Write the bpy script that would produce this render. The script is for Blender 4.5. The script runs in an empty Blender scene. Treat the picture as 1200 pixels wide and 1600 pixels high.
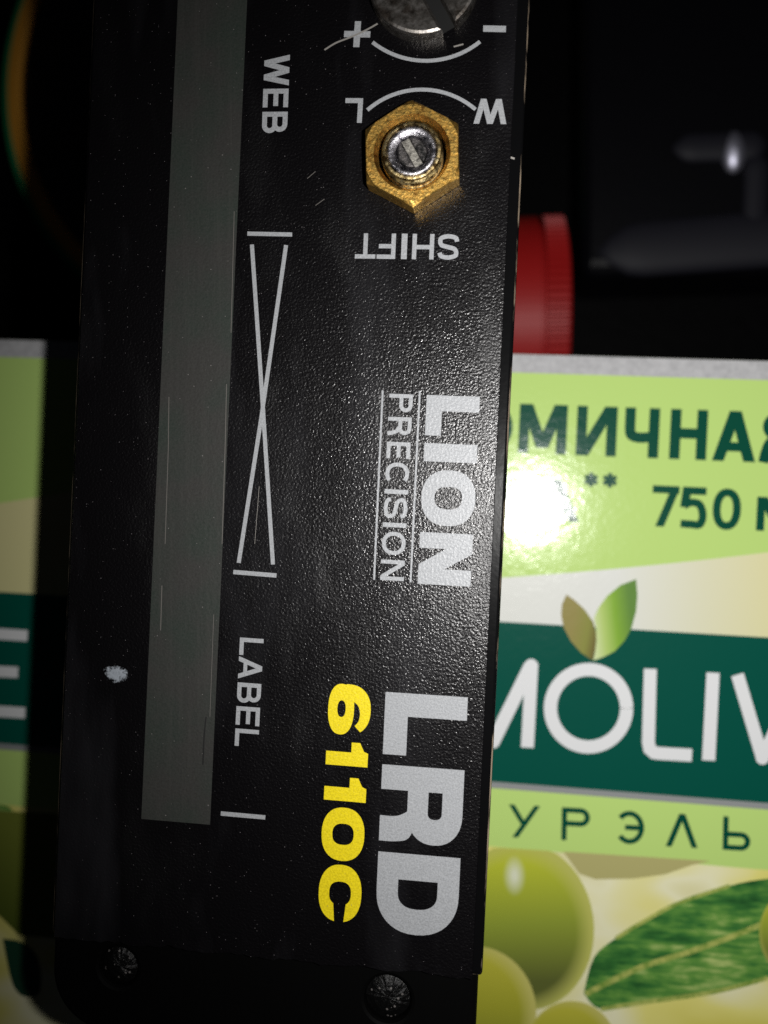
import bpy, bmesh, math, random
from mathutils import Vector, Matrix
random.seed(7)
R = math.radians
scene = bpy.context.scene
C = scene.collection

# ---------------------------------------------------------------- camera
TH = R(5.8)                 # camera leans a little off the vertical
F = 1350.0                  # focal length in photo pixels (1200 x 1600)
CZ = 0.115                  # camera height over the cartons (metres)
cam_d = bpy.data.cameras.new('camera')
cam = bpy.data.objects.new('camera', cam_d); C.objects.link(cam)
cam.location = (0, 0, CZ); cam.rotation_euler = (0, TH, 0)
cam_d.sensor_fit = 'VERTICAL'; cam_d.sensor_height = 36.0
cam_d.lens = 36.0 * F / 1600.0
cam_d.clip_start = 0.002; cam_d.clip_end = 20
cam_d.dof.use_dof = True; cam_d.dof.focus_distance = 0.0875; cam_d.dof.aperture_fstop = 15.0
scene.camera = cam
# ---------------------------------------------------------------- world: a dark room
w = bpy.data.worlds.new('World'); scene.world = w; w.use_nodes = True
bg = w.node_tree.nodes['Background']
bg.inputs[0].default_value = (0.75, 0.82, 1.0, 1); bg.inputs[1].default_value = 0.004
# ---------------------------------------------------------------- the phone's flash beside the lens
ld = bpy.data.lights.new('flash', 'SPOT'); ld.energy = 0.57; ld.shadow_soft_size = 0.0016
ld.spot_size = R(114); ld.spot_blend = 1.0; ld.color = (1.0, 0.985, 0.96)
fl = bpy.data.objects.new('flash', ld); C.objects.link(fl)
fl.location = (0.0155, 0.0015, CZ + 0.001); fl.rotation_euler = (0, R(-7), 0)
# ---------------------------------------------------------------- colour management
vs = scene.view_settings
vs.view_transform = 'Standard'; vs.look = 'None'; vs.exposure = 0; vs.gamma = 1
vs.use_curve_mapping = False
scene.cycles.use_denoising = False            # keep the fine sparkle of the embossed film

# ================================================================ helpers
def P(px, py, h):
    """photo pixel -> point on the level plane z = h"""
    x, y, z = (px - 600) / F, -(py - 800) / F, -1.0
    xx = x * math.cos(TH) + z * math.sin(TH); zz = -x * math.sin(TH) + z * math.cos(TH)
    t = (h - CZ) / zz
    return Vector((xx * t, y * t, h))

class M:                                    # tiny mesh collector
    def __init__(s): s.v = []; s.f = []
    def add(s, vs, fs):
        n = len(s.v); s.v += [tuple(v) for v in vs]; s.f += [tuple(i + n for i in f) for f in fs]
    def poly(s, vs): s.add(vs, [tuple(range(len(vs)))])

def obj(name, m, mat, parent=None, smooth=False, root=None, fix=True):
    off = ROOT.get(root.name if root else (parent.name if parent else ''), Vector((0, 0, 0)))
    me = bpy.data.meshes.new(name)
    me.from_pydata([tuple(Vector(v) - off) for v in m.v], [], m.f)
    bm = bmesh.new(); bm.from_mesh(me)
    if fix: bmesh.ops.recalc_face_normals(bm, faces=bm.faces)
    bm.to_mesh(me); bm.free()
    if smooth:
        for p in me.polygons: p.use_smooth = True
    me.materials.append(mat)
    o = bpy.data.objects.new(name, me); C.objects.link(o)
    if parent: o.parent = parent; ROOT[o.name] = off
    return o
ROOT = {}
def thing(name, label, cat, loc, group=None):
    o = bpy.data.objects.new(name, None); C.objects.link(o); o.location = loc
    o.empty_display_size = 0.01
    o['label'] = label; o['category'] = cat
    if group: o['group'] = group
    ROOT[o.name] = Vector(loc)
    return o
def bevel(o, wd, seg=2, ang=30):
    b = o.modifiers.new('bevel', 'BEVEL'); b.width = wd; b.segments = seg; b.limit_method = 'ANGLE'; b.angle_limit = R(ang)
    b.harden_normals = False
    return o
def prism(pts, z0, z1):
    m = M(); n = len(pts)
    v = [(p[0], p[1], z0) for p in pts] + [(p[0], p[1], z1) for p in pts]
    f = [tuple(range(n))[::-1], tuple(range(n, 2 * n))] + [(i, (i + 1) % n, n + (i + 1) % n, n + i) for i in range(n)]
    m.add(v, f); return m
def lathe(c, prof, n=64, m=None):
    """profile [(r,z)] round the vertical axis through c (z relative)"""
    m = m or M(); k = len(prof); v = []; f = []
    for i in range(n):
        a = 2 * math.pi * i / n
        for r, z in prof: v.append((c[0] + r * math.cos(a), c[1] + r * math.sin(a), c[2] + z))
    for i in range(n):
        j = (i + 1) % n
        for q in range(k - 1): f.append((i * k + q, j * k + q, j * k + q + 1, i * k + q + 1))
    m.add(v, f); return m

# ---------------------------------------------------------------- materials
def mat(name, col=(.5, .5, .5), rough=.5, metal=0, spec=.5, coat=0, coat_r=.1):
    m = bpy.data.materials.new(name); m.use_nodes = True
    b = m.node_tree.nodes['Principled BSDF']
    b.inputs['Base Color'].default_value = (*col, 1); b.inputs['Roughness'].default_value = rough
    b.inputs['Metallic'].default_value = metal; b.inputs['Specular IOR Level'].default_value = spec
    b.inputs['Coat Weight'].default_value = coat; b.inputs['Coat Roughness'].default_value = coat_r
    return m
def N(m, t, **kw):
    n = m.node_tree.nodes.new(t)
    for k, v in kw.items():
        if k.startswith('_'): n.inputs[k[1:].replace('_', ' ')].default_value = v
        else: setattr(n, k, v)
    return n
def L(m, a, b): m.node_tree.links.new(a, b)
def B(m): return m.node_tree.nodes['Principled BSDF']
def coord(m, scale=(1, 1, 1), kind='Object', rot=0):
    t = N(m, 'ShaderNodeTexCoord'); mp = N(m, 'ShaderNodeMapping'); mp.inputs['Scale'].default_value = scale
    mp.inputs['Rotation'].default_value = (0, 0, rot)
    L(m, t.outputs[kind], mp.inputs[0]); return mp.outputs[0]
def noise(m, vec, scale, detail=2, rough=.5):
    n = N(m, 'ShaderNodeTexNoise'); n.inputs['Scale'].default_value = scale; n.inputs['Detail'].default_value = detail
    n.inputs['Roughness'].default_value = rough
    L(m, vec, n.inputs['Vector']); return n.outputs['Fac']
def ramp(m, fac, stops):
    r = N(m, 'ShaderNodeValToRGB'); e = r.color_ramp.elements
    while len(e) < len(stops): e.new(.5)
    for i, (p, c) in enumerate(stops):
        e[i].position = p; e[i].color = (*c, 1) if len(c) == 3 else c
    L(m, fac, r.inputs[0]); return r.outputs[0]
def mix(m, fac, a, b, mode='MIX'):
    n = N(m, 'ShaderNodeMix', data_type='RGBA', blend_type=mode)
    for s, v in ((n.inputs[0], fac), (n.inputs[6], a), (n.inputs[7], b)):
        if hasattr(v, 'is_linked'): L(m, v, s)
        else: s.default_value = v if isinstance(v, (int, float)) else (*v, 1)
    return n.outputs[2]
def bump(m, h, dist, strength=1.0, prev=None):
    n = N(m, 'ShaderNodeBump'); n.inputs['Distance'].default_value = dist; n.inputs['Strength'].default_value = strength
    L(m, h, n.inputs['Height'])
    if prev: L(m, prev, n.inputs['Normal'])
    return n.outputs['Normal']
def maths(m, op, a, b=None, clamp=False):
    n = N(m, 'ShaderNodeMath', operation=op, use_clamp=clamp)
    for i, v in enumerate((a, b)):
        if v is None: continue
        if hasattr(v, 'is_linked'): L(m, v, n.inputs[i])
        else: n.inputs[i].default_value = v
    return n.outputs[0]

GRAIN_H = 0.000062
def grain(m, amt=1.0, glint_specks=True, base=None):
    """the embossed grain of the clear film over the printed face, with stray glints painted on as pale specks"""
    v = coord(m)
    h = noise(m, v, 4000, 2, .55)
    nb = bump(m, h, GRAIN_H * amt, 1.0)
    L(m, nb, B(m).inputs['Normal'])
    L(m, nb, B(m).inputs['Coat Normal'])
    if glint_specks and base:
        vo = N(m, 'ShaderNodeTexVoronoi'); vo.inputs['Scale'].default_value = 4600; L(m, v, vo.inputs['Vector'])
        sep = N(m, 'ShaderNodeSeparateColor'); L(m, vo.outputs['Color'], sep.inputs[0])
        pick = maths(m, 'GREATER_THAN', sep.outputs[0], .90)
        size = maths(m, 'MULTIPLY', sep.outputs[1], .20)
        near = maths(m, 'LESS_THAN', vo.outputs['Distance'], size)
        sp = noise(m, v, 6500, 2, .6)
        lo = tuple(c * .84 for c in base); hi = tuple(min(1, c * 1.14) for c in base)
        L(m, mix(m, maths(m, 'MULTIPLY', pick, near), ramp(m, sp, [(.35, lo), (.65, hi)]), (.15, .14, .145)), B(m).inputs['Base Color'])  # stray sparkle of the film put into the colour as pale specks
def film_mat(name, col, rough, spec=.5, amt=1.0):
    m = mat(name, col, rough, spec=spec); grain(m, amt, True, col); return m

m_film = film_mat('black_textured_film', (.0026, .0023, .0028), .36, .13)
B(m_film).inputs['Coat Weight'].default_value = .46; B(m_film).inputs['Coat Tint'].default_value = (1, .97, .99, 1)
m_print = film_mat('grey_print', (.335, .345, .36), .34, .2, .8)
m_yellow = film_mat('yellow_print', (.74, .59, .008), .45, .35, .6)

# greasy smear: the film is a little rougher and hazier in places
def film_smears(m):
    v = coord(m, (1, .35, 1)); n = noise(m, v, 120, 3, .6)
    L(m, ramp(m, n, [(.38, (.15,) * 3), (.55, (.22,) * 3), (.68, (.40,) * 3)]), B(m).inputs['Coat Roughness'])
film_smears(m_film)
def grease(m):                               # hazy finger grease dulls the black in streaks
    v = coord(m, (1, .22, 1), rot=R(-4)); k = ramp(m, noise(m, v, 75, 4, .6), [(.52, (0,) * 3), (.75, (1,) * 3)])
    old = B(m).inputs['Base Color'].links[0].from_socket
    L(m, mix(m, k, old, (.016, .016, .018)), B(m).inputs['Base Color'])
grease(m_film)

m_strip = mat('grey_window_film', (.02, .02, .019), .5, spec=.35)
def strip_nodes(m):
    v = coord(m, (1, .03, 1), rot=R(-2.6)); st = noise(m, v, 1600, 4, .7)
    v2 = coord(m); big = noise(m, v2, 170, 3)
    c = mix(m, ramp(m, big, [(.4, (0,) * 3), (.65, (1,) * 3)]), (.029, .028, .026), (.020, .029, .023))
    c2 = mix(m, ramp(m, st, [(.5, (0,) * 3), (.85, (.35,) * 3)]), c, (.07, .065, .06))
    c2 = mix(m, ramp(m, noise(m, v2, 5000, 2, .6), [(.3, (.0,) * 3), (.75, (.5,) * 3)]), c2, (.052, .053, .049))
    vo = N(m, 'ShaderNodeTexVoronoi'); vo.inputs['Scale'].default_value = 3400; L(m, v2, vo.inputs['Vector'])
    sep = N(m, 'ShaderNodeSeparateColor'); L(m, vo.outputs['Color'], sep.inputs[0])
    pick = maths(m, 'GREATER_THAN', sep.outputs[0], .93)
    near = maths(m, 'LESS_THAN', vo.outputs['Distance'], maths(m, 'MULTIPLY', sep.outputs[1], .22))
    L(m, mix(m, maths(m, 'MULTIPLY', pick, near), c2, (.16, .15, .145)), B(m).inputs['Base Color'])
    L(m, bump(m, noise(m, v2, 2300, 3, .6), GRAIN_H * .5), B(m).inputs['Normal'])
strip_nodes(m_strip)

def painted_metal(name, col, rough, wear=True, scale=900):
    m = mat(name, col, rough, spec=.3)
    v = coord(m); L(m, bump(m, noise(m, v, 1400, 3), .00001), B(m).inputs['Normal'])
    if wear:
        g = N(m, 'ShaderNodeNewGeometry'); sx = N(m, 'ShaderNodeSeparateXYZ'); L(m, g.outputs['True Normal'], sx.inputs[0])
        tilt = maths(m, 'MULTIPLY', maths(m, 'GREATER_THAN', sx.outputs[2], .3), maths(m, 'LESS_THAN', sx.outputs[2], .8))
        v3 = coord(m, (1, .12, 1)); n = noise(m, v3, scale, 4, .7)
        k = maths(m, 'MULTIPLY', tilt, ramp(m, n, [(.47, (0,) * 3), (.62, (1,) * 3)]))
        L(m, mix(m, k, col, (.28, .22, .16)), B(m).inputs['Base Color'])
    return m
m_plate = painted_metal('black_painted_plate', (.003, .003, .0033), .22)
B(m_plate).inputs['Specular IOR Level'].default_value = .07
B(m_plate).inputs['Specular IOR Level'].default_value = .07
m_house = painted_metal('black_anodised_housing', (.0035, .0035, .0038), .5, False)
m_brush = painted_metal('black_brushed_end', (.0012, .0012, .0012), .6, False)
B(m_brush).inputs['Specular IOR Level'].default_value = .06
v = coord(m_brush, (1, .02, 1)); L(m_brush, bump(m_brush, noise(m_brush, v, 2500, 3), .00002), B(m_brush).inputs['Normal'])

def metal(name, c0, c1, rough, bscale, bd, dark=(.04, .03, .02), dirt=.45, spec=1):
    m = mat(name, c0, rough, 1.0); v = coord(m)
    n = noise(m, v, bscale, 4, .65); d = noise(m, v, bscale * .35, 5, .7)
    col = mix(m, ramp(m, n, [(.35, (0,) * 3), (.7, (1,) * 3)]), c0, c1)
    k = ramp(m, d, [(dirt, (1,) * 3), (dirt + .16, (0,) * 3)])
    L(m, mix(m, k, col, dark), B(m).inputs['Base Color'])
    L(m, ramp(m, n, [(.3, (rough + .12,) * 3), (.7, (rough - .1,) * 3)]), B(m).inputs['Roughness'])
    L(m, bump(m, n, bd), B(m).inputs['Normal'])
    return m
m_brass = metal('tarnished_brass', (.80, .44, .09), (.95, .64, .18), .42, 2600, .00006, (.26, .12, .025), .31)
m_brass2 = metal('worn_brass_thread', (.60, .42, .15), (.85, .72, .42), .40, 2600, .00007, (.06, .035, .012), .42)
m_steel = metal('nickelled_steel', (.46, .44, .48), (.74, .72, .74), .36, 5200, .00005, (.05, .05, .06), .40)
m_screw = metal('dull_steel', (.26, .245, .235), (.40, .37, .33), .42, 1700, .00003, (.12, .10, .085), .38)
m_pin = metal('dark_steel_pin', (.14, .13, .13), (.24, .22, .21), .5, 4200, .00006, (.03, .03, .03), .42)
m_bar = metal('lit_slot_floor', (.36, .34, .30), (.52, .50, .45), .55, 4000, .00006, (.12, .11, .1), .34)  # the lit floor of the slot is put into a brighter metal colour
m_dark = mat('dark_recess', (.004, .004, .004), .6)
m_pot = mat('glint_speckled_resin', (.004, .004, .004), .35, spec=.25)
def pot(m):
    v = coord(m); n = noise(m, v, 1900, 4, .7); L(m, bump(m, n, .00016), B(m).inputs['Normal'])
    vo = N(m, 'ShaderNodeTexVoronoi'); vo.inputs['Scale'].default_value = 2600; L(m, v, vo.inputs['Vector'])
    sep = N(m, 'ShaderNodeSeparateColor'); L(m, vo.outputs['Color'], sep.inputs[0])
    k = maths(m, 'MULTIPLY', maths(m, 'GREATER_THAN', sep.outputs[0], .80), maths(m, 'LESS_THAN', vo.outputs['Distance'], .32))
    L(m, mix(m, k, (.003, .003, .003), (.13, .12, .115)), B(m).inputs['Base Color'])  # pale specks paint the resin's glints into its colour
pot(m_pot)
m_fleck = mat('white_paint_fleck', (.30, .33, .37), .6)
L(m_fleck, bump(m_fleck, noise(m_fleck, coord(m_fleck), 2600, 3), .0001), B(m_fleck).inputs['Normal'])
def fleck_nodes(m):
    v = coord(m); n = noise(m, v, 2600, 3, .6); g = coord(m, (1, 1, 0), kind='Generated')
    d = N(m, 'ShaderNodeVectorMath', operation='DISTANCE'); L(m, g, d.inputs[0]); d.inputs[1].default_value = (.5, .5, 0)
    a = maths(m, 'SUBTRACT', maths(m, 'MULTIPLY', n, 1.35), maths(m, 'MULTIPLY', d.outputs['Value'], 1.25)); 
    L(m, ramp(m, a, [(.08, (0,) * 3), (.34, (1,) * 3)]), B(m).inputs['Alpha'])
fleck_nodes(m_fleck)
m_scr = mat('bare_scratch', (.55, .52, .48), .4, .6)

def card(name, col=None, build=None):
    """glossy varnished print"""
    m = mat(name, col or (.5, .5, .5), .6, spec=.05, coat=.55, coat_r=.145)
    v = coord(m); h = noise(m, v, 700, 4, .65); nb = bump(m, h, .00004)
    L(m, nb, B(m).inputs['Coat Normal'])
    if build: L(m, build(m), B(m).inputs['Base Color'])
    return m

# ================================================================ lettering (drawn as strokes)
def strokepts(path, th, closed=False):
    n = len(path); Lf = []; Rt = []
    for i in range(n):
        p = Vector(path[i])
        a = Vector(path[i - 1]) if (i or closed) else None
        b = Vector(path[(i + 1) % n]) if (i < n - 1 or closed) else None
        d1 = (p - a).normalized() if a is not None else None
        d2 = (b - p).normalized() if b is not None else None
        if d1 is None: d1 = d2
        if d2 is None: d2 = d1
        n1 = Vector((-d1.y, d1.x)); n2 = Vector((-d2.y, d2.x)); mm = (n1 + n2)
        mm = mm.normalized() if mm.length > 1e-6 else n1
        k = th / 2 / max(.35, mm.dot(n1))
        Lf.append(p + mm * k); Rt.append(p - mm * k)
    fs = [(i, (i + 1) % n, n + (i + 1) % n, n + i) for i in range(n if closed else n - 1)]
    return Lf + Rt, fs
def ell(cx, cy, rx, ry, a0=0, a1=360, n=28, p=2.0):
    o = []
    full = abs(a1 - a0) >= 360
    for i in range(n if full else n + 1):
        a = R(a0 + (a1 - a0) * i / n); c, s = math.cos(a), math.sin(a)
        o.append((cx + rx * math.copysign(abs(c) ** (2 / p), c), cy + ry * math.copysign(abs(s) ** (2 / p), s)))
    return o
def smooth(pts, n=8):
    o = []; q = [pts[0]] + list(pts) + [pts[-1]]
    for i in range(1, len(q) - 2):
        for k in range(n):
            t = k / n; r = []
            for c in (0, 1):
                a, b, d, e = q[i - 1][c], q[i][c], q[i + 1][c], q[i + 2][c]
                r.append(.5 * (2 * b + (d - a) * t + (2 * a - 5 * b + 4 * d - e) * t * t + (3 * b - a - 3 * d + e) * t ** 3))
            o.append(tuple(r))
    o.append(tuple(pts[-1])); return o
def glyph(ch, w, t):
    """list of (points, faces) in units of the capital height; w = width, t = stroke"""
    a = t / 2; out = []
    def S(p, th=t, closed=False): out.append(strokepts(p, th, closed))
    def D(x0, y0, x1, y1, hw=t * 1.12):       # diagonal bar cut level at both ends
        out.append(([(x0 - hw / 2, y0), (x0 + hw / 2, y0), (x1 + hw / 2, y1), (x1 - hw / 2, y1)], [(0, 1, 2, 3)]))
    def bowl(x0, x1, y0, y1):                 # right-hand bowl on a stem at x0
        r = (y1 - y0) / 2 - a; rx = min(r, (x1 - x0) * .62)
        c = (x1 - a - rx, (y0 + y1) / 2)
        S([(x0, y1 - a)] + ell(c[0], c[1], rx, r, 90, -90, 16) + [(x0, y0 + a)])
    h = t * .56
    def band(o, i): n = len(o); out.append((list(o) + list(i), [(k, k + 1, n + k + 1, n + k) for k in range(n - 1)]))
    def hbowl(x0, x1, y0, y1, tv, th, n=20, rr=.62):
        ry = (y1 - y0) / 2; rx = min((x1 - x0) * rr, ry * 1.15); cx, cy = x1 - rx, (y0 + y1) / 2
        band([(x0, y1)] + ell(cx, cy, rx, ry, 90, -90, n, 2.2) + [(x0, y0)],
             [(x0, y1 - th)] + ell(cx, cy, max(rx - tv, .03), ry - th, 90, -90, n, 2.4) + [(x0, y0 + th)])
    if ch == 'r':                             # heavy R, D, O, 0, 6, C of the big lettering
        S([(.15, 0), (.15, 1)], .30); hbowl(.15, w, .33, 1, .31, .25)
        out.append((smooth([(w * .66, 0), (w * .655, .2), (w * .58, .34), (w * .5, .4)], 6) + smooth([(w * .7, .45), (w * .93, .36), (w * .985, .2), (w * .99, 0)], 6), None))
        return out
    if ch == 'd': S([(.16, 0), (.16, 1)], .32); hbowl(.16, w, 0, 1, .31, .26, rr=.62); return out
    if ch == 'o': band(ell(w / 2, .5, w / 2, .51, 0, 359.99, 40, 2.3), ell(w / 2, .5, w / 2 - .315, .26, 0, 359.99, 40, 2.6)); return out
    if ch == 'z': band(ell(w / 2, .5, w / 2, .51, 0, 359.99, 40, 2.3), ell(w / 2, .5, w / 2 - .38, .255, 0, 359.99, 40, 2.5)); return out
    if ch == 'c': band(ell(w / 2, .5, w / 2, .51, 10, 350, 40, 2.3), ell(w / 2, .5, w / 2 - .40, .26, 30, 330, 40, 2.5)); return out
    if ch == 'q':
        band(ell(w / 2, .305, w / 2, .31, 0, 359.99, 36, 2.3), ell(w * .49, .315, w * .165, .10, 0, 359.99, 36, 2.2))
        band(ell(w / 2, .46, w / 2, .55, 184, 33, 30, 2.3), ell(w * .585, .51, w * .255, .25, 184, 30, 30, 2.2)); return out
    if ch == 'L': S([(a, 1), (a, a), (w, a)])
    elif ch in 'Il|': S([(w / 2, 0), (w / 2, 1)], w)
    elif ch == 'E': S([(w, 1 - a), (a, 1 - a), (a, a), (w, a)]); S([(a, .51), (w * .93, .51)])
    elif ch == 'F': S([(w, 1 - a), (a, 1 - a), (a, 0)]); S([(a, .5), (w * .9, .5)])
    elif ch == 'T': S([(0, 1 - a), (w, 1 - a)]); S([(w / 2, 0), (w / 2, 1 - a)])
    elif ch in 'HН': S([(a, 0), (a, 1)]); S([(w - a, 0), (w - a, 1)]); S([(a, .52), (w - a, .52)])
    elif ch == 'W':
        D(w * .27, 0, h, 1); D(w * .27, 0, w * .5, 1); D(w * .73, 0, w * .5, 1); D(w * .73, 0, w - h, 1)
    elif ch in 'AА':
        D(h, 0, w / 2, 1); D(w - h, 0, w / 2, 1); S([(w * .2, .29), (w * .8, .29)], t * .9)
    elif ch == 'Л': D(h, 0, w / 2, 1); D(w - h, 0, w / 2, 1)
    elif ch == 'N': S([(a, 0), (a, 1)]); S([(w - a, 0), (w - a, 1)]); D(w - t * .62, 0, t * .62, 1, t * 1.25)
    elif ch == 'И': S([(a, 0), (a, 1)]); S([(w - a, 0), (w - a, 1)]); D(t * .62, 0, w - t * .62, 1, t * 1.2)
    elif ch in 'MМм':
        S([(a, 0), (a, 1)]); S([(w - a, 0), (w - a, 1)]); D(w / 2, .12, t * .7, 1, t * 1.2); D(w / 2, .12, w - t * .7, 1, t * 1.2)
    elif ch in 'OО0': S(ell(w / 2, .5, w / 2 - a, .5 - a, p=2.25), t, True)
    elif ch == 'C': S(ell(w / 2, .5, w / 2 - a, .5 - a, 48, 312, 30, 2.2))
    elif ch == 'D': S([(a, 0), (a, 1)]); bowl(a, w, 0, 1)
    elif ch in 'PР': S([(a, 0), (a, 1)]); bowl(a, w, .44, 1)
    elif ch == 'R': S([(a, 0), (a, 1)]); bowl(a, w * .96, .44, 1); S(smooth([(w * .5, .44 + a), (w * .74, .40), (w * .84, .22), (w * .9, 0)], 6))
    elif ch == 'B': S([(a, 0), (a, 1)]); bowl(a, w * .95, .5 - a, 1); bowl(a, w, 0, .5 + a)
    elif ch == 'S':
        S(smooth([(w - a * .9, .73), (w * .82, 1 - t * .8), (w * .5, 1 - a), (w * .18, 1 - t * .85), (a, .745), (w * .2, .58), (w * .5, .51),
                  (w * .82, .43), (w - a, .265), (w * .82, t * .85), (w * .5, a), (w * .16, t * .85), (a * .8, .29)], 6))
    elif ch == '6':
        S(ell(w / 2, .335, w / 2 - a, .335 - a * .8, p=2.2), t, True)
        S(smooth([(a, .36), (a * 1.05, .55), (w * .17, .80), (w * .42, 1 - a * .8), (w * .68, 1 - a * .85), (w * .96, .80)], 6))
    elif ch == '1':
        S([(w - t * .6, 0), (w - t * .6, 1)], t * 1.2); out.append(([(w - t * 1.2, .60), (w - t * 1.2, 1), (w - t * 1.35, .9), (0, .80), (0, .60)], [(0, 1, 2, 3, 4)]))
    elif ch == '7': S([(0, 1 - a), (w, 1 - a)]); D(w * .32, 0, w - h, 1 - t * .4)
    elif ch == '5':
        S([(w * .95, 1 - a), (w * .2, 1 - a)]); D(w * .12, .5, w * .2, 1)
        S(smooth([(w * .1, .53), (w * .35, .62), (w * .7, .58), (w - a, .33), (w * .75, .1), (w * .4, a), (w * .0, .1)], 6))
    elif ch == 'Ч': S([(w - a, 0), (w - a, 1)]); S([(a, 1)] + [(a, .62)] + smooth([(a, .6), (w * .2, .45), (w * .45, .4), (w - a, .43)], 6))
    elif ch == 'Э': S(ell(w / 2, .5, w / 2 - a, .5 - a, 140, -140, 30)); S([(w * .35, .5), (w - a, .5)])
    elif ch == 'Ь': S([(a, 0), (a, 1)]); bowl(a, w, 0, .55)
    elif ch == 'Я':
        g = glyph('R', w, t); out += [([(w - p[0], p[1]) for p in ps], fs) for ps, fs in g]
    elif ch == 'У': D(w * .22, 0, w - h, 1); D(w * .48, .42, h, 1)
    elif ch == 'К': S([(a, 0), (a, 1)]); D(w * .25, .48, w - h, 1); D(w - h, 0, w * .35, .58)
    elif ch == 'П': S([(a, 0), (a, 1 - a), (w - a, 1 - a), (w - a, 0)])
    elif ch == 'В': out += glyph('B', w, t)
    elif ch == 'Г': S([(a, 0), (a, 1 - a), (w, 1 - a)])
    elif ch == '*':
        for k in range(3):
            q = R(90 + 60 * k); S([(w / 2 - .5 * w * math.cos(q), .5 - .5 * w * math.sin(q)), (w / 2 + .5 * w * math.cos(q), .5 + .5 * w * math.sin(q))], t)
    elif ch == '+': S([(0, .5), (w, .5)]); S([(w / 2, 0), (w / 2, 1)])
    return out

ZS = 4e-6
def word(parent, name, chars, iv, p0, p1, pt, t, mt, z, axis=1):
    """iv: where each letter starts and ends along the photo axis; p0,p1 baseline ends, pt a cap-height point over p0"""
    A, Bq, T = P(*p0, z), P(*p1, z), P(*pt, z)
    u = (Bq - A).normalized(); vv = Vector((-u.y, u.x, 0))
    if (T - A).dot(vv) < 0: vv = -vv
    H = (T - A).dot(vv); m = M(); k = 0
    def at(q):
        f = (q - p0[axis]) / (p1[axis] - p0[axis])
        return (P(p0[0] + (p1[0] - p0[0]) * f, p0[1] + (p1[1] - p0[1]) * f, z) - A).dot(u)
    for ch, (a, b) in zip(chars, iv):
        s0, s1 = at(a), at(b)
        for ps, fs in glyph(ch, (s1 - s0) / H, t):
            k += 1
            if fs is None: fs = [tuple(range(len(ps)))]
            m.add([A + u * (s0 + p[0] * H) + vv * (p[1] * H) + Vector((0, 0, ZS * (k % 9))) for p in ps], fs)
    return obj(name, m, mt, parent, fix=False)
def upface(o):
    bm = bmesh.new(); bm.from_mesh(o.data)
    for f in bm.faces:
        f.normal_update()
        if f.normal.z < 0: f.normal_flip()
    bm.to_mesh(o.data); bm.free(); return o
def lines(parent, name, segs, mt, z):
    """segs: (path in photo pixels, width in pixels)"""
    m = M(); k = 0
    for path, wd in segs:
        ps, fs = strokepts(path, wd); k += 1
        m.add([P(p[0], p[1], z) + Vector((0, 0, ZS * k)) for p in ps], fs)
    return upface(obj(name, m, mt, parent, fix=False))

# ================================================================ the setting: a dark table
TZ = -0.065
m_table = mat('dark_table_top', (.0012, .0012, .0014), .6, spec=.04)
L(m_table, bump(m_table, noise(m_table, coord(m_table), 300, 4), .0002), B(m_table).inputs['Normal'])
tb = prism([(-.6, -.5), (.6, -.5), (.6, .5), (-.6, .5)], TZ - .03, TZ)
tb = obj('table', tb, m_table); tb['kind'] = 'structure'

# ================================================================ the soap cartons
rot = (P(1200, 996, 0) - P(778, 971, 0)).normalized()        # direction of the printed rows
UX = Vector((rot.x, rot.y, 0)); UY = Vector((-rot.y, rot.x, 0))
def rows(px, py): return P(px, py, 0).dot(UY)
def Q(a, b, h=0): p = UX * a + UY * b; return Vector((p.x, p.y, h))
YT = rows(1000, 556.5)                       # upper edge of the carton faces
BX0, BX1, YB = -0.0410, 0.0706, YT - 0.150
PITCH = 0.1118
m_cardedge = mat('white_board', (.45, .5, .33), .6)
cc = Q((BX0 + BX1) / 2, (YT + YB) / 2)
carton = thing('soap_carton', 'green and cream soap carton whose lettered face fills the right side beside the sensor', 'carton',
               (cc.x, cc.y, TZ), 'soap cartons under the sensor')
body = obj('carton_body', prism([Q(BX0, YB), Q(BX1, YB), Q(BX1, YT), Q(BX0, YT)], TZ, -.00025), m_cardedge, carton)
bevel(body, .0006, 2)
def sheet(name, y0f, y1f, mt, z, n=40, parent=carton):
    m = M(); e = .0002
    for i in range(n):
        xa = BX0 + e + (BX1 - BX0 - 2 * e) * i / n; xb = BX0 + e + (BX1 - BX0 - 2 * e) * (i + 1) / n
        m.poly([Q(xa, y0f(xa), z), Q(xb, y0f(xb), z), Q(xb, y1f(xb), z), Q(xa, y1f(xa), z)])
    return upface(obj(name, m, mt, parent, fix=False))
def row(c): return lambda x: c
top = lambda x: YT - .0002
bot = lambda x: YB + .0002
m_silver = card('silver_grey_print', build=lambda m: ramp(m, noise(m, coord(m), 1100, 4, .7), [(.3, (.36, .36, .37)), (.7, (.50, .50, .51))]))
m_lime = card('lime_print', (.47, .66, .19))
def cream_nodes(m):
    v = coord(m); s = N(m, 'ShaderNodeSeparateXYZ'); L(m, v, s.inputs[0])
    g = maths(m, 'MULTIPLY_ADD', s.outputs[0], 22.0)
    g.node.inputs[2].default_value = .36
    return ramp(m, g, [(.5, (.70, .71, .67)), (.75, (.68, .67, .48)), (1, (.70, .66, .33))])
m_cream = card('cream_print', build=cream_nodes)
m_band = card('dark_green_print', (.0, .075, .052))
m_line = card('grey_line_print', (.28, .29, .29))
m_strip2 = card('pale_lime_print', (.50, .70, .20))
m_text = card('green_letter_print', (.0, .062, .036))
m_white = card('white_letter_print', (.74, .75, .76))
def photo_nodes(m):
    v = coord(m, (1, 1.6, 1), rot=R(20)); n = noise(m, v, 55, 2, .4)
    return ramp(m, n, [(.34, (.64, .58, .08)), (.48, (.78, .73, .22)), (.60, (.84, .82, .55)), (.72, (.66, .62, .26))])
m_photo = card('blurred_garden_print', build=photo_nodes)

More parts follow.
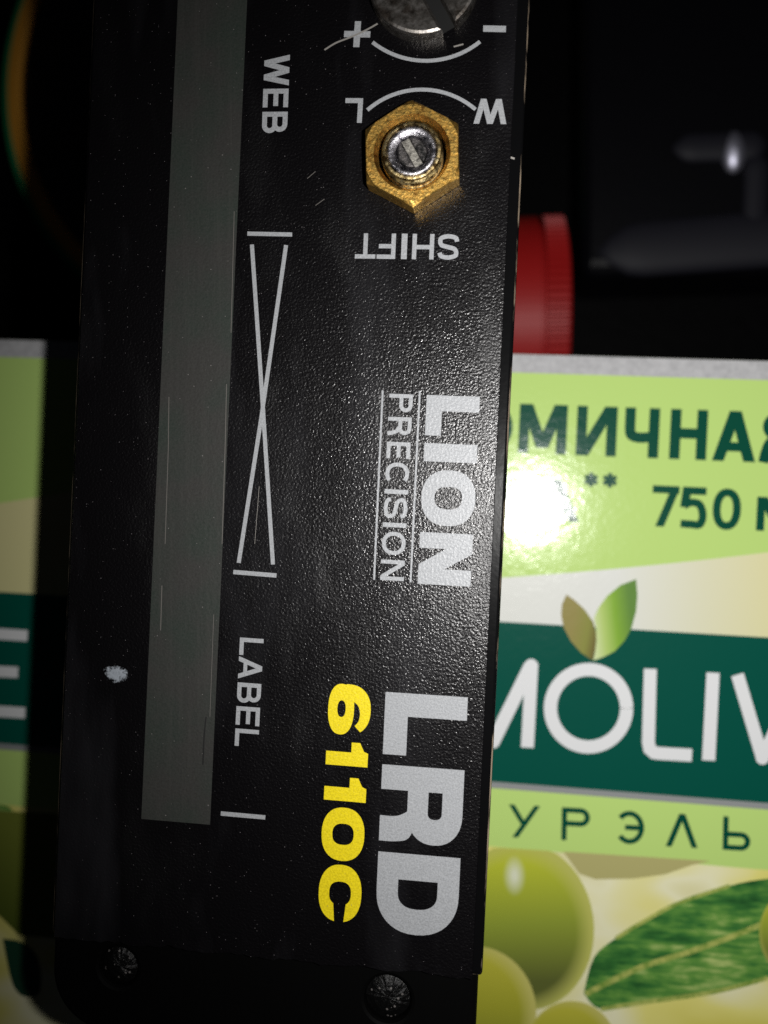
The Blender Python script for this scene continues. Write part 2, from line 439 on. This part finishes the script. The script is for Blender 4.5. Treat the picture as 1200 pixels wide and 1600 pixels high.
z = 0.0
sheet('silver_border', row(rows(1000, 588)), top, m_silver, z)
# lime field with its curved lower edge
pts_l = [Vector((P(*q, 0).dot(UX), P(*q, 0).dot(UY), 0)) for q in ((778, 903), (897, 891), (1066, 877), (1200, 863))]
def lime_edge(x):
    d = (x - pts_l[0].x) / (pts_l[-1].x - pts_l[0].x)
    return pts_l[0].y + (pts_l[-1].y - pts_l[0].y) * (d * .8 + .2 * d * abs(d))
sheet('cream_field', row(rows(900, 985)), lambda x: lime_edge(x) + .0003, m_cream, z)
sheet('lime_field', lime_edge, row(rows(1000, 588)), m_lime, z + .00002)
band_t, band_b, line_b = rows(778, 971), rows(765, 1221), rows(765, 1231)
strip_b = rows(760, 1322)
sheet('photo_print', bot, row(strip_b + .0002), m_photo, z)
sheet('dark_band', row(band_b), row(band_t), m_band, z + .00002)
sheet('grey_line', row(line_b), row(band_b), m_line, z + .000024)
sheet('pale_lime_strip', row(strip_b), row(line_b), m_strip2, z + .00002)
ZP = z + .00004
def boxword(name, chars, iv, p0, p1, pt, t, mt=None): return upface(word(carton, name, chars, iv, p0, p1, pt, t, mt or m_text, ZP, 0))
boxword('printed_line', 'НОМИЧНАЯ', [(648, 706), (722, 799), (809, 884), (899, 962), (974, 1028), (1045, 1103), (1112, 1180), (1187, 1246)],
        (648, 701), (1246, 725), (647, 625), .205)
boxword('printed_line', 'ПАКОВКА', [(413, 468), (478, 545), (558, 610), (620, 690), (704, 757), (770, 822), (832, 904)],
        (413, 800), (904, 816), (412, 736), .20)
boxword('printed_stars', '**', [(912, 934), (941, 964)], (912, 763), (964, 765), (911, 735), .24)
boxword('printed_line', '750', [(1017, 1059), (1063, 1103), (1112, 1156)], (1017, 822), (1156, 829), (1018, 758), .185)
boxword('printed_line', 'мл', [(1181, 1250), (1262, 1310)], (1181, 829), (1310, 835), (1182, 776), .23)
boxword('variant_name', 'НАТУРЭЛЬ', [(545, 590), (627, 675), (713, 758), (794, 843), (877, 921), (960, 1006), (1040, 1090), (1129, 1172)],
        (545, 1293), (1172, 1330), (548, 1243), .155)
# big white name on the band: round-ended strokes
m = M(); kz = 0
def thick(path, wd=20, cap=True):
    global kz
    for pp, ff in [strokepts(path, wd)]:
        kz += 1; m.add([P(p[0], p[1], ZP) + Vector((0, 0, ZS * kz)) for p in pp], ff)
def dot(c, r):
    global kz; kz += 1
    m.poly([P(c[0] + r * math.cos(i * math.pi / 10), c[1] + r * math.sin(i * math.pi / 10), ZP) + Vector((0, 0, ZS * kz)) for i in range(20)])
dy = .062                                     # rows fall to the right
def gl(ox, pts): return [(ox + x, y + dy * (ox + x - 920)) for x, y in pts]
# P A L
thick(gl(0, [(478, 1170), (484, 1045)])); thick(gl(0, [(484, 1046), (520, 1046), (545, 1058), (552, 1082), (543, 1104), (518, 1114), (482, 1114)]))
thick(gl(0, [(566, 1170), (618, 1048), (664, 1170)])); dot(gl(0, [(618, 1046)])[0], 9)
thick(gl(0, [(694, 1040), (690, 1160), (742, 1160)]), 19)
# M
thick([(700, 1160), (716, 1030)], 20); thick([(716, 1032), (772, 1160)], 20); thick([(770, 1160), (829, 1040)], 21); thick([(831, 1036), (824, 1168)], 20)
dot((830, 1040), 10.5); dot((716, 1032), 10); dot((771, 1159), 10)
# O
thick([(919.5 + 59.5 * math.cos(i * math.pi / 24), 1106.5 + 60.5 * math.sin(i * math.pi / 24)) for i in range(49)], 20.5)
# L I V E
thick([(1016, 1045), (1013, 1160), (1015, 1170), (1022, 1176), (1030, 1177), (1081, 1180)], 20)
thick([(1114, 1051), (1107, 1188)], 20.5)
thick([(1152, 1054), (1191, 1184)], 20); thick([(1191, 1184), (1250, 1060)], 20); dot((1191, 1184), 10.5)
thick([(1358, 1078), (1282, 1073), (1275, 1206), (1354, 1211)], 19); thick([(1282, 1138), (1340, 1141)], 19)
upface(obj('brand_lettering', m, m_white, carton, fix=False))
# the two leaves over the O
def grad(name, stops, ang, lo=0, hi=1, varn=True, freq=0):
    def bld(mm):
        v = coord(mm, (1, 1, 0), kind='Generated'); s = N(mm, 'ShaderNodeSeparateXYZ'); L(mm, v, s.inputs[0])
        g = maths(mm, 'ADD', maths(mm, 'MULTIPLY', s.outputs[0], math.cos(R(ang))), maths(mm, 'MULTIPLY', s.outputs[1], math.sin(R(ang))))
        if freq:
            n = noise(mm, coord(mm, kind='Generated'), freq, 4, .7); g = maths(mm, 'ADD', g, maths(mm, 'MULTIPLY', maths(mm, 'SUBTRACT', n, .5), .5))
        return ramp(mm, g, stops)
    return card(name, build=bld)
def flat(name, pts, mt, z, n=8, close=True):
    q = smooth(pts + ([pts[0]] if close else []), n)[:-1] if n > 1 else pts
    m = M(); m.poly([P(x, y, z) for x, y in q]); return upface(obj(name, m, mt, carton, fix=False))
m_lf1 = grad('olive_brown_leaf_print', [(.1, (.28, .24, .08)), (.55, (.24, .25, .06)), (.9, (.13, .09, .035))], -20)
m_lf2 = grad('green_leaf_print', [(.05, (.62, .70, .38)), (.32, (.42, .56, .16)), (.6, (.22, .40, .045)), (.95, (.12, .24, .05))], 12)
flat('leaf_emblem', [(885, 929), (878, 945), (877, 962), (881, 981), (892, 1002), (908, 1020), (926, 1032), (931, 1012), (932, 992), (927, 972), (914, 953), (898, 938)], m_lf1, ZP + .00001, 1)
flat('leaf_emblem', [(994, 905), (970, 914), (949, 931), (935, 950), (928, 966), (931, 980), (932, 1000), (930, 1018), (927, 1032), (942, 1027), (960, 1018), (976, 1001), (987, 981), (994, 955), (996, 930)], m_lf2, ZP + .00002, 1)
# printed olives and olive leaf
def olive_mat(name, c_top, c_mid, c_bot, c_rim, hl=None):
    def bld(mm):
        v = coord(mm, (1, 1, 0), kind='Generated'); s = N(mm, 'ShaderNodeSeparateXYZ'); L(mm, v, s.inputs[0])
        g = maths(mm, 'ADD', maths(mm, 'MULTIPLY', s.outputs[1], .92), maths(mm, 'MULTIPLY', s.outputs[0], -.08))
        c = ramp(mm, g, [(.12, c_bot), (.45, c_mid), (.8, c_top)])
        d = N(mm, 'ShaderNodeVectorMath', operation='DISTANCE'); L(mm, v, d.inputs[0]); d.inputs[1].default_value = (.46, .5, 0)
        c = mix(mm, ramp(mm, d.outputs['Value'], [(.41, (0,) * 3), (.52, (1,) * 3)]), c, c_rim)
        if hl:
            d2 = N(mm, 'ShaderNodeVectorMath', operation='DISTANCE'); mp = N(mm, 'ShaderNodeMapping'); L(mm, v, mp.inputs[0])
            mp.inputs['Location'].default_value = (-hl[0] * 1.6, -hl[1], 0); mp.inputs['Scale'].default_value = (1.6, 1, 1)
            L(mm, mp.outputs[0], d2.inputs[0]); d2.inputs[1].default_value = (0, 0, 0)
            c = mix(mm, ramp(mm, d2.outputs['Value'], [(.02, (.9,) * 3), (.13, (0,) * 3)]), c, (.75, .78, .62))
        return c
    return card(name, build=bld)
m_ol1 = olive_mat('big_olive_print', (.48, .53, .04), (.27, .33, .04), (.11, .13, .03), (.50, .51, .12), (.44, .83))
m_ol2 = olive_mat('yellow_olive_print', (.50, .48, .05), (.38, .38, .035), (.25, .27, .03), (.55, .52, .14))
def disc(cx, cy, rx, ry, tilt=0):
    o = []
    for i in range(48):
        a = i * math.pi / 24; x, y = rx * math.cos(a), ry * math.sin(a); q = R(tilt)
        o.append((cx + x * math.cos(q) - y * math.sin(q), cy + x * math.sin(q) + y * math.cos(q)))
    return o
def clip_strip(pts):                          # prints stop at the pale strip
    o = []
    for x, y in pts:
        lim = 1322 + (x - 760) * (1350 - 1322) / 440 + 1
        o.append((x, max(y, lim)))
    return o
m_brn = card('soft_leaf_print', (.45, .42, .17))
flat('leaf_print', clip_strip([(880, 1320), (1110, 1345), (1080, 1352), (1040, 1366), (990, 1373), (930, 1374), (905, 1365)]), m_brn, ZP - .00001, 1)
def oleaf(mm):
    v = coord(mm, (1, 1, 1), rot=R(-28)); vs_ = coord(mm, (.16, 1, 1), rot=R(-25))
    n = noise(mm, vs_, 900, 5, .7); big = noise(mm, v, 130, 3, .6)
    g = maths(mm, 'ADD', maths(mm, 'MULTIPLY', n, .75), maths(mm, 'MULTIPLY', big, .45))
    return ramp(mm, g, [(.42, (.014, .075, .02)), (.53, (.04, .17, .035)), (.64, (.13, .31, .055)), (.76, (.45, .56, .18))])
m_ol = card('olive_leaf_print', build=oleaf)
m_rib = card('olive_leaf_rib_print', build=lambda mm: ramp(mm, noise(mm, coord(mm), 900, 4, .7), [(.35, (.18, .30, .05)), (.6, (.46, .50, .13))]))
flat('olive_leaf_print', [(912, 1552), (928, 1496), (962, 1466), (1000, 1443), (1060, 1411), (1140, 1384), (1200, 1373), (1290, 1368), (1330, 1385), (1290, 1470), (1200, 1528), (1120, 1549), (1008, 1566), (939, 1577)], m_ol, ZP, 4)
lines(carton, 'olive_leaf_rib', [(smooth([(915, 1553), (1000, 1512), (1090, 1483), (1184, 1447), (1290, 1400)], 6), 9)], m_rib, ZP + .00002)
lines(carton, 'olive_leaf_margin', [(smooth([(939, 1577), (1008, 1566), (1120, 1549), (1200, 1528)], 6), 7), (smooth([(962, 1466), (1000, 1443), (1060, 1411), (1140, 1384)], 6), 6)], m_rib, ZP + .00002)
flat('olive_print', clip_strip(disc(818, 1447, 110, 132, -8)), m_ol1, ZP + .00003, 1)
flat('olive_print', disc(740, 1582, 98, 104), m_ol2, ZP + .00004, 1)
flat('olive_print', disc(893, 1640, 72, 76), m_ol2, ZP + .00005, 1)
flat('olive_print', disc(1252, 1458, 66, 72), m_ol1, ZP + .00006, 1)
m_dk = card('dark_leaf_print', (.012, .055, .03))  # dark green of the print itself
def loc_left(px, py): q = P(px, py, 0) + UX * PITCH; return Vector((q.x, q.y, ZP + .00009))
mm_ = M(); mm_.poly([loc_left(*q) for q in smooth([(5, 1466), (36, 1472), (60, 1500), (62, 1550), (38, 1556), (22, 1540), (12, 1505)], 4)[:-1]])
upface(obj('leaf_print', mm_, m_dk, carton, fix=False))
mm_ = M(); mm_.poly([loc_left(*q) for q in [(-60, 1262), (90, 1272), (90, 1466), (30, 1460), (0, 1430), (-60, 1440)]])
m_og = grad('dark_olive_print', [(0, (.05, .085, .01)), (1, (.16, .19, .03))], 60)  # dark olive green of the print itself
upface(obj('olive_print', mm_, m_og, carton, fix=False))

def copy_tree(o, parent=None):
    c = o.copy(); C.objects.link(c); c.parent = parent
    for ch in list(o.children): copy_tree(ch, c)
    return c
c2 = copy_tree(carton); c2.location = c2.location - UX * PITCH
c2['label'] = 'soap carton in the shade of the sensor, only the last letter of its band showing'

# ================================================================ the sensor
HT = 0.030                                   # top of the printed face
ax = (P(327, 1290, HT) - P(385, 0, HT)).normalized()        # along the body, towards its end
tx = Vector((-ax.y, ax.x, 0))                               # across, to the right
if tx.x < 0: tx = -tx
O0 = P(600, 800, HT)
def st(px, py, h=HT): d = P(px, py, h) - O0; return d.dot(ax), d.dot(tx)
def W(s, t, h): q = O0 + ax * s + tx * t; return Vector((q.x, q.y, h))
tl = st(118, 690)[1]; tr = (st(778, 680)[1] + st(741, 1500)[1] + st(806, 40)[1]) / 3
s_top = st(600, -230)[0]; s_end = (st(240, 1478)[0] + st(740, 1532)[0]) / 2
sensor = thing('label_sensor', 'black label sensor with grey strip, brass nut and yellow lettering lying across two cartons', 'sensor',
               W((s_top + s_end) / 2, (tl + tr) / 2, 0))
hs = st(400, 1650)[0]; hl = tl - .0005; hr = tr + .0006
# housing with one rounded end corner
rc = .0062; pts = [(s_top, hl), (s_top, hr), (hs, hr)]
for i in range(13):
    a = R(90 * i / 12); pts.append((hs - rc + rc * math.cos(a), hl + rc - rc * math.sin(a)))
def ring(pts): return [(W(s, t, 0).x, W(s, t, 0).y) for s, t in pts]
HZ = HT - .0011
cut_px = [((185, 1512), 33), ((606, 1562), 38)]
house = obj('housing', prism(ring(pts), 0.0003, HZ), m_brush, sensor)
# two screw wells bored into the end of the housing
cutters = []
for (px, py), r in cut_px:
    c = P(px, py, HZ); rr = r * (CZ - HZ) / F
    cm = lathe((c.x, c.y, HZ), [(0.0, -.0016), (rr * .93, -.0016), (rr, .002), (0.0, .002)], 40)
    co = obj('well_cutter', cm, m_dark); cutters.append(co)
    bmod = house.modifiers.new('well', 'BOOLEAN'); bmod.operation = 'DIFFERENCE'; bmod.object = co
    house.matrix_world = house.matrix_world
bpy.context.view_layer.update()
# the wells are cut in the housing's own space: cutters follow the root offset
bevel(house, .0004, 2, 50)
bpy.context.view_layer.update()
me = bpy.data.meshes.new_from_object(house.evaluated_get(bpy.context.evaluated_depsgraph_get()))
house.modifiers.clear(); house.data = me
for co in cutters: bpy.data.objects.remove(co)
for (px, py), r in cut_px:
    c = P(px, py, HZ); rr = r * (CZ - HZ) / F
    prof = [(0, .0004), (rr * .3, .00036), (rr * .62, .0002), (rr * .95, -.0002), (rr * .95, -.0009)]
    pm = lathe((c.x, c.y, HZ - .0008), prof, 40)
    pm.v = [(x + random.uniform(-1, 1) * 3e-5, y + random.uniform(-1, 1) * 3e-5, zz + random.uniform(-1, 1) * 5e-5) for x, y, zz in pm.v]
    obj('resin_plug', pm, m_pot, sensor)
# painted plate under the film
plate = obj('face_plate', prism(ring([(s_top, tl - .0004), (s_top, tr + .00125), (s_end - .0002, tr + .00095), (s_end - .0002, tl - .0004)]), HZ + .00002 - .0012, HT - .00025), m_plate, sensor)
bevel(plate, .00035, 3)
# the film, its lower edge a little ragged
edge = []
nE = 60
for i in range(nE + 1):
    t = tl + (tr - tl) * (1 - i / nE)
    edge.append((s_end + random.gauss(0, .00008) + .00012 * math.sin(i * .7), t))
film = obj('printed_film', prism(ring([(s_top, tl), (s_top, tr)] + edge), HT - .00024, HT), m_film, sensor)
bevel(film, .00006, 1)
ZF = HT + .00001
def fw(name, chars, iv, p0, p1, pt, t, mt=m_print, axis=1): return upface(word(film, name, chars, iv, p0, p1, pt, t, mt, ZF, axis))
# grey strip
s0, ta = st(300, -225); _, ta = st(253, 560); _, tb_ = st(361, 560); se = st(275, 1284)[0]
obj('grey_strip', prism(ring([(s_top + .0003, ta), (s_top + .0003, tb_), (se, tb_), (se, ta)]), HT - .0001, HT + .00002), m_strip, film)
lines(film, 'dark_scratch', [(smooth([(322, 1120), (319, 1150), (317, 1195)], 5), 2.2)], m_dark, HT + .00003)
fw('web_lettering', 'WEB', [(86, 134), (139, 168), (175, 208)], (413.5, 86), (409, 208), (453, 87), .19)
fw('label_lettering', 'LABEL', [(996, 1023), (1025, 1060), (1066, 1097), (1103, 1132), (1138, 1165)], (375, 996), (366.5, 1165), (412, 999), .175)
fw('lion_lettering', 'LIoN', [(617, 680), (692, 720.5), (733, 820), (831, 912)], (667, 617), (652.5, 912), (750, 619), .30)
fw('precision_lettering', 'PRECISION', [(615, 643), (651, 680), (690, 716), (722, 757), (764, 771), (777, 809), (816, 823), (830, 866), (874, 906)],
   (608.5, 615), (594, 906), (645.5, 616), .165)
fw('series_lettering', 'Lrd', [(1081, 1178), (1194, 1314), (1330, 1455)], (602.5, 1081), (585.5, 1455), (731, 1091), .285)
fw('model_lettering', 'q11zc', [(1067, 1146), (1157, 1194), (1212, 1249), (1259, 1342), (1348, 1437)], (515, 1067), (496.5, 1437), (580.5, 1072), .27, m_yellow)
fw('shift_lettering', 'SHIFT', [(717.5, 685), (679, 645), (637, 628), (619, 590), (588, 556)], (717.5, 366), (556, 364.5), (717, 406), .17, axis=0)
fw('l_lettering', 'L', [(567.5, 540)], (567.5, 153.5), (540, 153.2), (567, 192), .20, axis=0)
fw('w_lettering', 'W', [(793.5, 742)], (793.5, 154.8), (742, 154.3), (793, 194), .20, axis=0)
fw('plus_sign', '+', [(580, 539)], (580, 33.5), (539, 33), (580, 74), .245, axis=0)
lines(film, 'minus_sign', [([(755, 44.6), (790.5, 45.4)], 10)], m_print, ZF)
lines(film, 'tick_mark', [([(386.5, 365), (456.5, 366.5)], 6.5)], m_print, ZF)
lines(film, 'tick_mark', [([(364.5, 893.7), (432, 899.2)], 6.8)], m_print, ZF)
lines(film, 'tick_mark', [([(345, 1271), (414.5, 1277.2)], 6.8)], m_print, ZF)
lines(film, 'crossing_line', [([(393.6, 382), (411, 640), (426.5, 882)], 6.3)], m_print, ZF)
lines(film, 'crossing_line', [([(447, 383), (408, 655), (373, 879.5)], 6.3)], m_print, ZF + .000006)
lines(film, 'rule_line', [([(598, 610), (584.5, 906)], 3)], m_print, ZF)
lines(film, 'rule_line', [([(656, 611), (641.5, 910)], 3)], m_print, ZF)
def arc3(a, b, c, n=24):
    (x1, y1), (x2, y2), (x3, y3) = a, b, c
    d = 2 * (x1 * (y2 - y3) + x2 * (y3 - y1) + x3 * (y1 - y2))
    ux = ((x1 ** 2 + y1 ** 2) * (y2 - y3) + (x2 ** 2 + y2 ** 2) * (y3 - y1) + (x3 ** 2 + y3 ** 2) * (y1 - y2)) / d
    uy = ((x1 ** 2 + y1 ** 2) * (x3 - x2) + (x2 ** 2 + y2 ** 2) * (x1 - x3) + (x3 ** 2 + y3 ** 2) * (x2 - x1)) / d
    r = math.hypot(x1 - ux, y1 - uy); a0 = math.atan2(y1 - uy, x1 - ux); a1 = math.atan2(y3 - uy, x3 - ux)
    if a1 - a0 > math.pi: a1 -= 2 * math.pi
    if a0 - a1 > math.pi: a1 += 2 * math.pi
    return [(ux + r * math.cos(a0 + (a1 - a0) * i / n), uy + r * math.sin(a0 + (a1 - a0) * i / n)) for i in range(n + 1)]
lines(film, 'gain_arc', [(arc3((582, 66), (664, 95), (750, 65)), 6)], m_print, ZF)
lines(film, 'shift_arc', [(arc3((574, 172), (656, 140), (743, 171)), 6)], m_print, ZF)
# wear: scratches and a fleck of paint
lines(film, 'scratch', [(smooth([(507, 78), (525, 67), (548, 58), (572, 47), (590, 37)], 6), 2.6)], m_scr, ZF + .00005)
m_scr3 = mat('faint_scratch', (.13, .12, .11), .5)
for pth, wd in (([(354, 600), (352, 690), (347, 850)], 1.1), ([(264, 620), (263, 700), (258, 850)], 1.1), ([(366, 330), (361, 520)], 1.0), ([(253, 915), (251, 985)], 1.3), ([(334, 960), (328, 1120)], .8)):
    lines(film, 'scratch', [(pth, wd)], m_scr3, HT + .00003)
lines(film, 'scratch', [([(709, 73), (724, 69)], 2.4)], m_scr, ZF)
lines(film, 'scratch', [([(798, 246), (804, 248)], 3)], m_scr, ZF)
lines(film, 'scratch', [([(493, 321), (507, 311)], .9)], m_scr3, ZF)
lines(film, 'scratch', [([(480, 279), (493, 268)], .9)], m_scr3, ZF)
lines(film, 'scratch', [([(405, 760), (398, 850)], .45)], m_scr, ZF)
fm = M(); ce = P(181, 1053, HT); ringv = [(ce.x, ce.y, HT + .00012)]
for i in range(22):
    a = i * 2 * math.pi / 22; rr = random.uniform(.78, 1.08)
    q = P(181 + 21 * rr * math.cos(a), 1053 + 14.5 * rr * math.sin(a) + 3 * math.cos(a), HT + .00002); ringv.append(tuple(q))
fm.add(ringv, [(0, i + 1, (i + 1) % 22 + 1) for i in range(22)])
upface(obj('paint_fleck', fm, m_fleck, film, smooth=True, fix=False))

# brass hexagon nut with its bushing and slotted shaft
NH = .0023
nc = P(643.5, 238, HT + NH); U = (CZ - HT - NH) / F
nc = (nc.x, nc.y, HT)
apo = 73.0 * U; nn = 96; hole = 54 * U; rcf = apo * 1.035
nm = M(); ringsN = []
def rhex(a): return apo / math.cos(((a - R(91)) % (math.pi / 3)) - math.pi / 6)
prof_n = 6; vsN = []; fsN = []
for i in range(nn):
    a = R(91) + 2 * math.pi * i / nn; r = rhex(a); c, s = math.cos(a), math.sin(a)
    rt = min(r - .00008, rcf); zt = NH; ze = NH - .0001 - max(0, r - rcf) * .45
    for rr, zz in ((hole, NH - .0016), (hole, NH - .0005), (hole + .0004, NH), (rt, zt), (r, ze), (r, .0001)):
        vsN.append((nc[0] + rr * c, nc[1] + rr * s, nc[2] + zz))
for i in range(nn):
    j = (i + 1) % nn
    for q in range(prof_n - 1): fsN.append((i * prof_n + q, j * prof_n + q, j * prof_n + q + 1, i * prof_n + q + 1))
nm.add(vsN, fsN)
nut = obj('hex_nut', nm, m_brass, sensor)
bc = P(643, 234.5, HT + NH + .0011); bc = (bc.x, bc.y, HT)
U2 = (CZ - HT - NH - .0011) / F
ro = 47 * U2; ri = 40 * U2; bt = NH + .0011
prof = [(ro * 1.04, .0002)]
zz = NH - .0016
while zz < bt - .0003: prof += [(ro * 1.04, zz), (ro * .96, zz + .00018)]; zz += .00036
prof += [(ro, bt - .0002), (ro - .0001, bt - .00003), (ro - .00025, bt), (ri + .0001, bt), (ri, bt - .00012), (ri, bt - .0008)]
obj('threaded_bushing', lathe(bc, prof, 72), m_brass2, nut)
rs = 39.4 * U2; rp = 25 * U2
prof = [(rs, bt - .0009), (rs, bt - .00022), (rs - .0002, bt - .00006), (rs - .0006, bt - .0003), (rp + .0001, bt - .00042), (rp, bt - .0005), (rp, bt - .001), (0, bt - .001)]
obj('shaft_ring', lathe(bc, prof, 72), m_steel, nut, smooth=True)
def slotted(name, c, r, z_top, slot, ang, depth, mt, parent, rim=.0001, zb=None, slotmat=None, nseg=40):
    """round head with a cut slot: two half heads and the slot floor"""
    d = Vector((math.cos(ang), math.sin(ang), 0)); nrm = Vector((-d.y, d.x, 0)); c = Vector(c)
    m = M(); zb = zb if zb is not None else z_top - depth * 1.6
    for sg in (1, -1):
        a0 = math.asin(slot / r); pts = []
        for i in range(nseg + 1):
            a = a0 + (math.pi - 2 * a0) * i / nseg
            pts.append((math.cos(a), math.sin(a)))
        def lay(k, z, inset):
            o = []
            for ca, sa in pts:
                y = max(sa * (r - k), slot + inset); o.append(c + d * (ca * (r - k)) + nrm * (sg * y) + Vector((0, 0, z)))
            return o
        ls = [lay(0, zb, 0), lay(0, z_top - rim, 0), lay(rim * .35, z_top - rim * .3, rim * .35), lay(rim, z_top, rim)]
        n = len(ls[0]); base = len(m.v)
        for l in ls: m.v += [tuple(q) for q in l]
        for q in range(3):
            for i in range(n): m.f.append((base + q * n + i, base + q * n + (i + 1) % n, base + (q + 1) * n + (i + 1) % n, base + (q + 1) * n + i))
        m.f.append(tuple(base + 3 * n + i for i in range(n)))
    o = obj(name, m, mt, parent)
    fl_ = M(); q = r * .985; hs_ = slot * 1.05
    fl_.poly([c + d * -q + nrm * -hs_ + Vector((0, 0, z_top - depth)), c + d * q + nrm * -hs_ + Vector((0, 0, z_top - depth)),
              c + d * q + nrm * hs_ + Vector((0, 0, z_top - depth)), c + d * -q + nrm * hs_ + Vector((0, 0, z_top - depth))])
    upface(obj('slot', fl_, slotmat or mt, o if parent is sensor else parent, fix=False)); return o
pa = math.atan2(-(700 - 480), (680 - 560))
slotted('slotted_shaft', bc, rp * .93, bt - .00045, 6.5 * U2, pa, .00022, m_pin, nut, .00012, bt - .00101, m_bar)
# the large slotted screw at the top
sc = P(661, -33, HT + .0016); Us = (CZ - HT - .0016) / F
slotted('slotted_screw', (sc.x, sc.y, HT), 86 * Us, .0016, 10.5 * Us, math.atan2(-49, 26), .0009, m_screw, sensor, .00035, -.00005, m_dark)

# ================================================================ things further down, beyond the cartons
# red ribbed cap on its side
m_red = mat('red_plastic', (.27, .007, .007), .5, spec=.25)
L(m_red, bump(m_red, noise(m_red, coord(m_red), 500, 3), .00003), B(m_red).inputs['Normal'])
rad = .0185; zc = TZ + rad
q = P(858, 335, zc + .006); yc = q.y - rad * .955
xr = P(889, 450, zc + .012).x
cap = thing('screw_cap', 'red ribbed plastic screw cap lying on its side behind the carton', 'cap', (xr - .008, yc, TZ))
def xlathe(prof, n=96, x0=0):
    m = M(); k = len(prof); v = []; f = []
    for i in range(n):
        a = 2 * math.pi * i / n
        for x, r in prof: v.append((x0 + x, yc + r * math.cos(a), zc + r * math.sin(a)))
    for i in range(n):
        j = (i + 1) % n
        for q_ in range(k - 1): f.append((i * k + q_, j * k + q_, j * k + q_ + 1, i * k + q_ + 1))
    m.add(v, f); return m
gx = xr - .0046
obj('cap_body', xlathe([(xr - .016, 0), (xr - .016, rad - .001), (xr - .015, rad), (gx - .0003, rad), (gx - .0001, rad - .0012), (gx + .0003, rad - .0012), (gx + .0005, rad - .0009), (xr - .0006, rad - .0009), (xr, rad - .0016), (xr, 0)]), m_red, cap, smooth=False)
rb = M()
for i in range(84):
    a = 2 * math.pi * i / 84; da = .026
    v = []
    for x in (gx + .0006, xr - .0005):
        for aa, r in ((a - da, rad - .00095), (a - da * .45, rad), (a + da * .45, rad), (a + da, rad - .00095)):
            v.append((x, yc + r * math.cos(aa), zc + r * math.sin(aa)))
    rb.add(v, [(0, 1, 5, 4), (1, 2, 6, 5), (2, 3, 7, 6), (0, 1, 2, 3), (4, 5, 6, 7)])
rbo = obj('grip_ribs', rb, m_red, cap); rbo['kind'] = 'stuff'

# black case with a raised lip round a recess
m_case = mat('black_plastic_case', (.002, .002, .003), .42, spec=.12)
L(m_case, bump(m_case, noise(m_case, coord(m_case), 900, 3), .00003), B(m_case).inputs['Normal'])
m_lip = mat('satin_grey_lip', (.010, .010, .0145), .6, spec=.22)
CT = -.045
def R4(a, b, h): p, q_ = P(*a, h), P(*b, h); return p.x, p.y, q_.x, q_.y
x0, y0, x1, y1 = R4((908, 432), (1330, -160), CT)
case = thing('plastic_case', 'black plastic case with a grey lip round its recess, beyond the cartons', 'case', ((x0 + x1) / 2, (y0 + y1) / 2, TZ))
cb = obj('case_body', prism([(x0, y0), (x1, y0), (x1, y1), (x0, y1)], TZ, CT), m_case, case); bevel(cb, .003, 4)
def lip(p0, p1, wd, hgt, name):
    a, b = P(*p0, CT), P(*p1, CT); d = (b - a).normalized(); n = Vector((-d.y, d.x, 0)); m = M(); k = 9; v = []
    ns = 14
    for q_ in range(ns + 1):
        f = q_ / ns; e = a.lerp(b, f); g = max(.02, math.sin(math.pi * min(1, max(0, f * 5 if f < .5 else (1 - f) * 8)) / 2))
        for i in range(k): an = math.pi * i / (k - 1); v.append(e + n * (wd / 2 * g * math.cos(an)) + Vector((0, 0, hgt * g * math.sin(an) - .0002)))
    m.add(v, [(r_ * k + i, r_ * k + i + 1, (r_ + 1) * k + i + 1, (r_ + 1) * k + i) for r_ in range(ns) for i in range(k - 1)] + [tuple(range(k)), tuple(range(ns * k, ns * k + k))])
    return obj(name, m, m_lip, case, smooth=True)
lip((930, 394), (1280, 366), .0100, .0016, 'lip_bar')
lip((1048, 232), (1200, 227), .0054, .0012, 'lip_bar')
lip((1184, 235), (1178, 375), .0045, .0012, 'lip_bar')
m_chr = mat('glint_stud_metal', (.62, .62, .74), .5, 1.0)
sp = P(1146, 238, CT); U3 = (CZ - CT) / F
sm_ = lathe((sp.x, sp.y, CT - .0002), [(32 * U3, 0), (30 * U3, .0006), (22 * U3, .0013), (10 * U3, .0017), (0, .0018)], 32)
sm_.v = [(sp.x + (x - sp.x) * .58, y, zz) for x, y, zz in sm_.v]
obj('added_glint_stud', sm_, m_chr, case, smooth=True)  # added metal knob, stands in for a glint on the case's rounded corner

# round lid with green and orange rings
m_og2 = mat('orange_ring', (.75, .34, .04), .5); m_gr = mat('green_rim', (.015, .24, .09), .45); m_bk = mat('black_lid_centre', (.004, .004, .004), .5)
LT = -.050
lc = P(386, 125, LT); U4 = (CZ - LT) / F * 1.02
lid = thing('round_lid', 'round black lid with orange and green rings, beyond the cartons in shade', 'lid', (lc.x, lc.y, TZ))
rg, r1, r2 = 410 * U4, 394 * U4, 370 * U4
c0 = (lc.x, lc.y, LT)
obj('green_rim', lathe(c0, [(rg * .97, TZ - LT), (rg, TZ - LT + .002), (rg, -.0015), (rg - .0008, -.0002), (r1, 0), (r1, -.003)], 128), m_gr, lid)
obj('orange_ring', lathe(c0, [(r1, -.003), (r1 - .0001, .0002), (r2 + .0006, .0006), (r2, .0002), (r2, -.003)], 128), m_og2, lid)
obj('lid_centre', lathe(c0, [(r2, -.0006), (r2 * .5, -.0008), (0, -.0008)], 96), m_bk, lid)
